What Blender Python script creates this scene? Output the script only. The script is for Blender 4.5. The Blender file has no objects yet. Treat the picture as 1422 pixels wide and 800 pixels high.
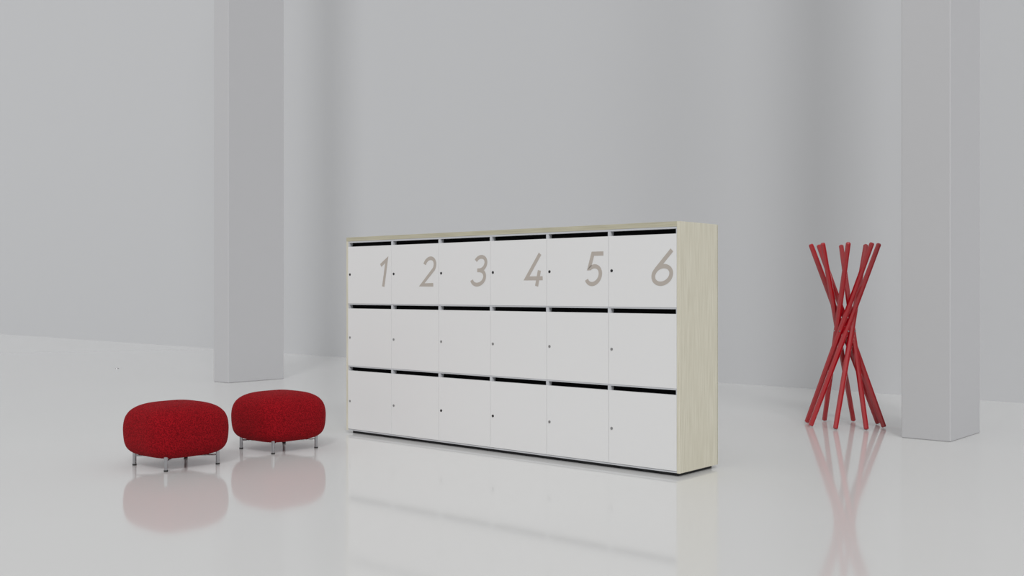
import bpy, bmesh, math, random
from mathutils import Vector, Matrix
random.seed(3)
scene = bpy.context.scene
scene.view_settings.view_transform = 'Standard'
scene.view_settings.look = 'None'
COL = scene.collection
ANG = math.atan2(-1.775, 2.057)

def lin(c):
    return tuple(((v/255)/12.92 if v/255 <= .04045 else ((v/255+.055)/1.055)**2.4) for v in c)

def mat(name, rgb, rough=.5, metal=0, spec=.5, coat=0, coat_rough=.1):
    m = bpy.data.materials.new(name); m.use_nodes = True
    b = m.node_tree.nodes['Principled BSDF']
    b.inputs['Base Color'].default_value = (*lin(rgb), 1)
    b.inputs['Roughness'].default_value = rough
    b.inputs['Metallic'].default_value = metal
    b.inputs['Specular IOR Level'].default_value = spec
    b.inputs['Coat Weight'].default_value = coat
    b.inputs['Coat Roughness'].default_value = coat_rough
    return m

def add_noise_bump(m, scale, strength, dist=.002, detail=3):
    nt = m.node_tree; b = nt.nodes['Principled BSDF']
    tc = nt.nodes.new('ShaderNodeTexCoord')
    n = nt.nodes.new('ShaderNodeTexNoise'); n.inputs['Scale'].default_value = scale; n.inputs['Detail'].default_value = detail
    bp = nt.nodes.new('ShaderNodeBump'); bp.inputs['Strength'].default_value = strength; bp.inputs['Distance'].default_value = dist
    nt.links.new(tc.outputs['Object'], n.inputs['Vector'])
    nt.links.new(n.outputs['Fac'], bp.inputs['Height'])
    nt.links.new(bp.outputs['Normal'], b.inputs['Normal'])
    return tc, n

def color_ramp(m, src, c0, c1, p0=.3, p1=.7):
    nt = m.node_tree; r = nt.nodes.new('ShaderNodeValToRGB')
    r.color_ramp.elements[0].position = p0; r.color_ramp.elements[1].position = p1
    r.color_ramp.elements[0].color = (*lin(c0), 1); r.color_ramp.elements[1].color = (*lin(c1), 1)
    nt.links.new(src, r.inputs['Fac'])
    nt.links.new(r.outputs['Color'], nt.nodes['Principled BSDF'].inputs['Base Color'])
    return r

M_wall = mat('wall_paint', (202, 203, 205), .8, spec=.2)
M_floor = mat('polished_resin_floor', (221, 221, 220), .08, spec=.28)
tc, n = add_noise_bump(M_floor, .8, .02, .002, 1)
M_pillar = mat('pillar_paint', (193, 193, 195), .6, spec=.2)
M_door = mat('door_white_laminate', (226, 226, 226), .45, spec=.3)
M_grey = mat('carcass_grey', (196, 198, 202), .5)
M_black = mat('slot_shade_black', (10, 10, 12), .9, spec=.1)  # near-black colour paints the shade inside the open slots
M_plinth = mat('plinth_dark', (40, 40, 42), .6)
M_num = mat('numeral_taupe', (182, 174, 166), .6, spec=.2)
M_chrome = mat('chrome', (175, 175, 178), .15, metal=1)
M_darkmetal = mat('dark_lock', (60, 60, 62), .3, metal=.8)
M_lock = mat('steel_lock', (160, 160, 160), .3, metal=.8)
M_foot = mat('rubber_foot', (45, 45, 45), .6)
M_red = mat('red_lacquer', (166, 8, 22), .3, spec=.3, coat=1, coat_rough=.05)

M_fab = mat('red_boucle', (140, 16, 24), .95, spec=.1)
b = M_fab.node_tree.nodes['Principled BSDF']
b.inputs['Sheen Weight'].default_value = .1
b.inputs['Sheen Tint'].default_value = (.8, .1, .1, 1)
nt = M_fab.node_tree
tc = nt.nodes.new('ShaderNodeTexCoord')
vo = nt.nodes.new('ShaderNodeTexVoronoi'); vo.inputs['Scale'].default_value = 190
no = nt.nodes.new('ShaderNodeTexNoise'); no.inputs['Scale'].default_value = 150; no.inputs['Detail'].default_value = 3
mx = nt.nodes.new('ShaderNodeMath'); mx.operation = 'MULTIPLY_ADD'; mx.inputs[1].default_value = -.5
bp = nt.nodes.new('ShaderNodeBump'); bp.inputs['Strength'].default_value = .8; bp.inputs['Distance'].default_value = .0035
nt.links.new(tc.outputs['Object'], vo.inputs['Vector']); nt.links.new(tc.outputs['Object'], no.inputs['Vector'])
nt.links.new(vo.outputs['Distance'], mx.inputs[0]); nt.links.new(no.outputs['Fac'], mx.inputs[2])
nt.links.new(mx.outputs[0], bp.inputs['Height']); nt.links.new(bp.outputs['Normal'], b.inputs['Normal'])
color_ramp(M_fab, mx.outputs[0], (112, 9, 18), (160, 20, 30), .12, .42)

M_wood = mat('pale_oak_veneer', (212, 207, 186), .5, spec=.3)
nt = M_wood.node_tree
tc = nt.nodes.new('ShaderNodeTexCoord'); mp = nt.nodes.new('ShaderNodeMapping')
mp.inputs['Scale'].default_value = (60, 60, 1.6)
n1 = nt.nodes.new('ShaderNodeTexNoise'); n1.inputs['Scale'].default_value = 3.0; n1.inputs['Detail'].default_value = 5; n1.inputs['Distortion'].default_value = .4
nt.links.new(tc.outputs['Object'], mp.inputs['Vector']); nt.links.new(mp.outputs['Vector'], n1.inputs['Vector'])
color_ramp(M_wood, n1.outputs['Fac'], (200, 195, 176), (220, 216, 200), .3, .7)
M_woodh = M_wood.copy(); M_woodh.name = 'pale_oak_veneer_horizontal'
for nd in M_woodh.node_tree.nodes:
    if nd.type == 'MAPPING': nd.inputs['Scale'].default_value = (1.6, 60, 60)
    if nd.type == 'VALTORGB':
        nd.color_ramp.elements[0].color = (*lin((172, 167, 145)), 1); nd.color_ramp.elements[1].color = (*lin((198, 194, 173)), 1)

def finish(bm, name, m, parent=None, smooth=False):
    me = bpy.data.meshes.new(name); bmesh.ops.recalc_face_normals(bm, faces=bm.faces)
    bm.to_mesh(me); bm.free()
    if smooth:
        for p in me.polygons: p.use_smooth = True
    o = bpy.data.objects.new(name, me); COL.objects.link(o)
    me.materials.append(m)
    if parent: o.parent = parent
    return o

def bm_box(bm, a, b_, bev=0):
    r = bmesh.ops.create_cube(bm, size=1)
    vs = r['verts']
    for v in vs:
        v.co = Vector([a[i] + (v.co[i]+.5)*(b_[i]-a[i]) for i in range(3)])
    if bev:
        es = list({e for v in vs for e in v.link_edges})
        bmesh.ops.bevel(bm, geom=es, offset=bev, segments=2, affect='EDGES', profile=.5)

def box(name, a, b_, m, parent=None, bev=0):
    bm = bmesh.new(); bm_box(bm, a, b_, bev); return finish(bm, name, m, parent)

def bm_cyl(bm, p0, p1, r0, r1=None, seg=16):
    r1 = r0 if r1 is None else r1
    p0 = Vector(p0); p1 = Vector(p1); d = p1-p0
    rot = d.to_track_quat('Z', 'Y').to_matrix().to_4x4()
    bmesh.ops.create_cone(bm, cap_ends=True, segments=seg, radius1=r0, radius2=r1, depth=d.length,
                          matrix=Matrix.Translation((p0+p1)/2) @ rot)

def empty(name, loc, rz=0):
    e = bpy.data.objects.new(name, None); e.empty_display_size = .1
    e.location = loc; e.rotation_euler = (0, 0, rz); COL.objects.link(e); return e

# ---------------- room ----------------
bm = bmesh.new(); bm_box(bm, (-32, -14, -.1), (24, 40, 0)); finish(bm, 'floor', M_floor)
wa = Vector((-11.66, 24.1)); wb = Vector((4.53, 9.36)); wd = (wb-wa).normalized()
W = box('wall_back', (-14, 0, 0), (36, .2, 11), M_wall)
W.location = (wa.x, wa.y, 0); W.rotation_euler = (0, 0, math.atan2(wd.y, wd.x))

def pillar(name, corner, w, d):
    o = box(name, (-w, 0, 0), (0, d, 10.5), M_pillar, bev=.006)
    o.location = (corner[0], corner[1], 0); o.rotation_euler = (0, 0, ANG)
    return o
pillar('pillar', (-3.055, 11.39), .27, .73)
pillar('pillar.001', (2.886, 6.962), .325, .61)

# ---------------- locker cabinet ----------------
L, D = 2.717, .405
cab = empty('mailbox_locker_cabinet', (-1.162, 7.42, 0), ANG)
Z0, ZT = .02, 1.369
t = .018
box('side_panel_left', (0, 0, Z0), (t, D-.012, ZT-.028), M_wood, cab, .0008)
box('side_panel_right', (L-t, 0, Z0), (L, D-.012, ZT), M_wood, cab, .0008)
box('top_panel', (0, .0, ZT-.028), (L-t, D-.012, ZT), M_woodh, cab, .0008)
box('back_panel', (.002, D-.011, Z0), (L-.002, D, ZT-.002), M_woodh, cab)
box('bottom_panel', (t, .004, Z0), (L-t, D-.012, Z0+.009), M_grey, cab)
box('plinth', (.03, .035, 0.0), (L-.03, D-.02, Z0), M_plinth, cab)
cw = (L-2*t)/6
rows = [(.031, .438, .464), (.473, .872, .898), (.907, 1.303, 1.330)]
bm = bmesh.new()
for (a, s0, s1) in rows[:2]:
    bm_box(bm, (t, .002, s1), (L-t, D-.012, s1+.009))
finish(bm, 'shelves', M_grey, cab)
box('top_rail', (t, .002, 1.330), (L-t, .03, ZT-.028), M_grey, cab)
bm = bmesh.new()
for k in range(0, 7):
    x = t + k*cw
    x0, x1 = (x-.007, x+.012)
    if k == 0: x0, x1 = x, x+.012
    if k == 6: x0, x1 = x-.007, x
    bm_box(bm, (x0, .003, Z0+.009), (x1, D-.013, ZT-.028))
finish(bm, 'dividers', M_grey, cab)
bm = bmesh.new(); bm_box(bm, (t+.001, .034, Z0+.009), (L-t-.001, .040, ZT-.028)); finish(bm, 'slot_shade_sheet', M_black, cab)  # added black sheet standing in for the dark, open cabinet interior
bm = bmesh.new()
for k in range(6):
    for (a, s0, s1) in rows:
        bm_box(bm, (t+k*cw+.0012, -.001, a), (t+(k+1)*cw-.0012, .018, s0), .0009)
finish(bm, 'doors', M_door, cab)
bm = bmesh.new(); bm2 = bmesh.new()
dark = {(0,2),(1,2),(2,2),(3,2),(4,2),(5,2),(2,0),(3,0)}
for k in range(6):
    for i, zz in enumerate((.225, .669, 1.109)):
        tgt = bm if (k, i) in dark else bm2
        x = t+k*cw+.022
        bm_cyl(tgt, (x, .0, zz), (x, -.003, zz), .0085, .008, 20)
        bm_cyl(tgt, (x, -.002, zz), (x, -.0045, zz), .004, .004, 12)
finish(bm, 'locks_dark', M_darkmetal, cab); finish(bm2, 'locks_steel', M_lock, cab)

# numerals
def arc(cx, cz, rx, rz, a0, a1, n=22):
    return [(cx+rx*math.cos(math.radians(a0+(a1-a0)*i/n)), cz+rz*math.sin(math.radians(a0+(a1-a0)*i/n))) for i in range(n+1)]
DIG = {
 1: [[(.02, .74), (.30, .94), (.30, 0)]],
 2: [arc(.28, .70, .25, .245, 170, -32) + [(.03, .055), (.58, .055)]],
 3: [arc(.25, .73, .215, .215, 155, -90) , [(.17,.515),(.25,.515)], arc(.25, .285, .255, .23, 90, -158)],
 4: [[(.36, .99), (.04, .24), (.60, .24)], [(.44, .48), (.44, 0)]],
 5: [[(.52, .945), (.13, .945), (.08, .52)] + arc(.27, .315, .26, .26, 128, -150)],
 6: [[(.42, .99), (.09, .45)] , arc(.29, .30, .245, .245, 0, 360, 40)],
}
def ribbon(bm, P, w, y):
    n = len(P)
    closed = (P[0]-P[-1]).length < 1e-5
    Ls, Rs = [], []
    for i in range(n):
        if closed and i in (0, n-1): d0 = (P[-1]-P[-2]).normalized(); d1 = (P[1]-P[0]).normalized()
        else:
            d0 = (P[i]-P[i-1]).normalized() if i > 0 else (P[1]-P[0]).normalized()
            d1 = (P[i+1]-P[i]).normalized() if i < n-1 else d0
        tt = (d0+d1).normalized(); nn = Vector((-tt.y, tt.x))
        c = max(.42, nn.dot(Vector((-d0.y, d0.x))))
        Ls.append(P[i]+nn*w/2/c); Rs.append(P[i]-nn*w/2/c)
    for i in range(n-1):
        q = [Ls[i], Ls[i+1], Rs[i+1], Rs[i]]
        bm.faces.new([bm.verts.new((p.x, y, p.y)) for p in q])
bm = bmesh.new()
Hn = .194; zb = 1.024; SW = .0235
for k in range(6):
    tw = (.084, .146, .144, .148, .142, .142)[k] - SW
    gap = (.034, .022, .024, .018, .023, .018)[k]
    pls = [[Vector((p[0]*Hn + p[1]*Hn*.2, p[1]*Hn)) for p in pl] for pl in DIG[k+1]]
    xs = [p.x for pl in pls for p in pl]; mn, mx_ = min(xs), max(xs)
    xr = t+(k+1)*cw-gap-SW/2
    for j, pl in enumerate(pls):
        P = [Vector((xr-(mx_-p.x)/(mx_-mn)*tw, zb+p.y)) for p in pl]
        ribbon(bm, P, SW, -.0016-.0002*j)
finish(bm, 'numerals', M_num, cab)

# ---------------- poufs ----------------
def pouf(name, cx, cy):
    e = empty(name, (cx, cy, 0), ANG)
    bm = bmesh.new()
    NU, NV = 120, 64
    A, HZ, ZC = .252, .153, .212
    grid = []
    for j in range(1, NV):
        ph = -math.pi/2+math.pi*j/NV
        c_, s_ = math.cos(ph), math.sin(ph)
        nv = 3.6 if s_ > 0 else 4.6
        r = (abs(c_)**nv+abs(s_)**nv)**(-1/nv)
        cr, z = r*c_, r*s_
        ring = []
        for i in range(NU):
            th = 2*math.pi*i/NU
            n2 = 3.6
            rr = (abs(math.cos(th))**n2+abs(math.sin(th))**n2)**(-1/n2)
            x = cr*rr*math.cos(th); y = cr*rr*math.sin(th)
            f = 1 - .07*max(0, z)**1.5 - .05*max(0, -z)**1.5
            ring.append(bm.verts.new((A*x*f, A*y*f, ZC+HZ*z*(1 - (.06*cr*cr if z>0 else 0)))))
        grid.append(ring)
    for j in range(len(grid)-1):
        for i in range(NU):
            bm.faces.new((grid[j][i], grid[j][(i+1) % NU], grid[j+1][(i+1) % NU], grid[j+1][i]))
    for ring, z in ((grid[0], ZC-HZ), (grid[-1], ZC+HZ)):
        c = bm.verts.new((0, 0, z))
        for i in range(NU): bm.faces.new((ring[i], ring[(i+1) % NU], c))
    finish(bm, 'cushion', M_fab, e, True)
    s = .165
    bm = bmesh.new()
    for sx in (-1, 1):
        for sy in (-1, 1):
            bm_cyl(bm, (sx*s, sy*s, .008), (sx*s, sy*s, .10), .0105, .0105, 20)
            bm_cyl(bm, (sx*s, sy*s, .056), (0, 0, .056), .0045, .0045, 12)
    finish(bm, 'leg_frame', M_chrome, e, False)
    bm = bmesh.new()
    for sx in (-1, 1):
        for sy in (-1, 1):
            bm_cyl(bm, (sx*s, sy*s, 0), (sx*s, sy*s, .009), .0115, .0115, 20)
    finish(bm, 'glides', M_foot, e)
    bm = bmesh.new(); bm_cyl(bm, (0, 0, ZC+HZ-.006), (0, 0, ZC+HZ+.003), .012, .009, 20)
    finish(bm, 'button', M_fab, e, True)
pouf('pouf', -1.923, 6.058)
pouf('pouf.001', -1.473, 6.68)

# ---------------- coat stand ----------------
cs = empty('coat_stand', ((1173-711)/1469*7.81, 7.81, 0), math.radians(-17.5))
bm = bmesh.new()
Rb, Rt, TW, Ht = .278, .240, 154, 1.335
for k in range(8):
    a = math.radians(-103+45*k); b2 = a+math.radians(TW)
    p0 = Vector((Rb*math.cos(a), Rb*math.sin(a), .012)); p1 = Vector((Rt*math.cos(b2), Rt*math.sin(b2), Ht))
    d = (p1-p0); m_ = p0+d*.52
    bm_cyl(bm, p0, m_, .0185, .0215, 8); bm_cyl(bm, m_, p1, .0215, .0185, 8)
    dn = d.normalized()
    bm_cyl(bm, p1, p1+dn*.008, .0185, .012, 8)
    bm_cyl(bm, p0-dn*.005, p0, .013, .0185, 8)
o = finish(bm, 'poles', M_red, cs)
bm = bmesh.new()
for k in range(8):
    a = math.radians(-103+45*k+TW/2)
    z = .70
    p = Vector((.05*math.cos(a), .05*math.sin(a), z)); q = Vector((.083*math.cos(a), .083*math.sin(a), z))
    bm_cyl(bm, p, q, .005, .005, 12)
finish(bm, 'pivot_pins', M_lock, cs)

bm = bmesh.new(); bm_cyl(bm, (0, 0, 0), (0, 0, .006), .022, .02, 20)
o = finish(bm, 'floor_socket', M_lock); o.location = (-5.04, 13.5, 0)

# ---------------- lights ----------------
w = bpy.data.worlds.new('World'); scene.world = w; w.use_nodes = True
w.node_tree.nodes['Background'].inputs['Color'].default_value = (1, 1, 1, 1)
w.node_tree.nodes['Background'].inputs['Strength'].default_value = .59
def sun(name, d, ang, e):
    l = bpy.data.lights.new(name, 'SUN'); l.angle = math.radians(ang); l.energy = e
    o = bpy.data.objects.new(name, l); COL.objects.link(o); o.location = (0, -4, 8)
    o.rotation_euler = Vector(d).to_track_quat('-Z', 'Y').to_euler()
sun('sun_key', (.03, 1, -.75), 9, .87)
sun('sun_fill', (-.26, 1, -.75), 9, .47)

# ---------------- camera ----------------
cam = bpy.data.cameras.new('camera'); co = bpy.data.objects.new('camera', cam); COL.objects.link(co)
cam.sensor_width = 36; cam.lens = 36*1469/1422; cam.shift_y = 3/1422
cam.clip_end = 200
co.location = (0, 0, 1); co.rotation_euler = (math.pi/2, 0, 0)
scene.camera = co
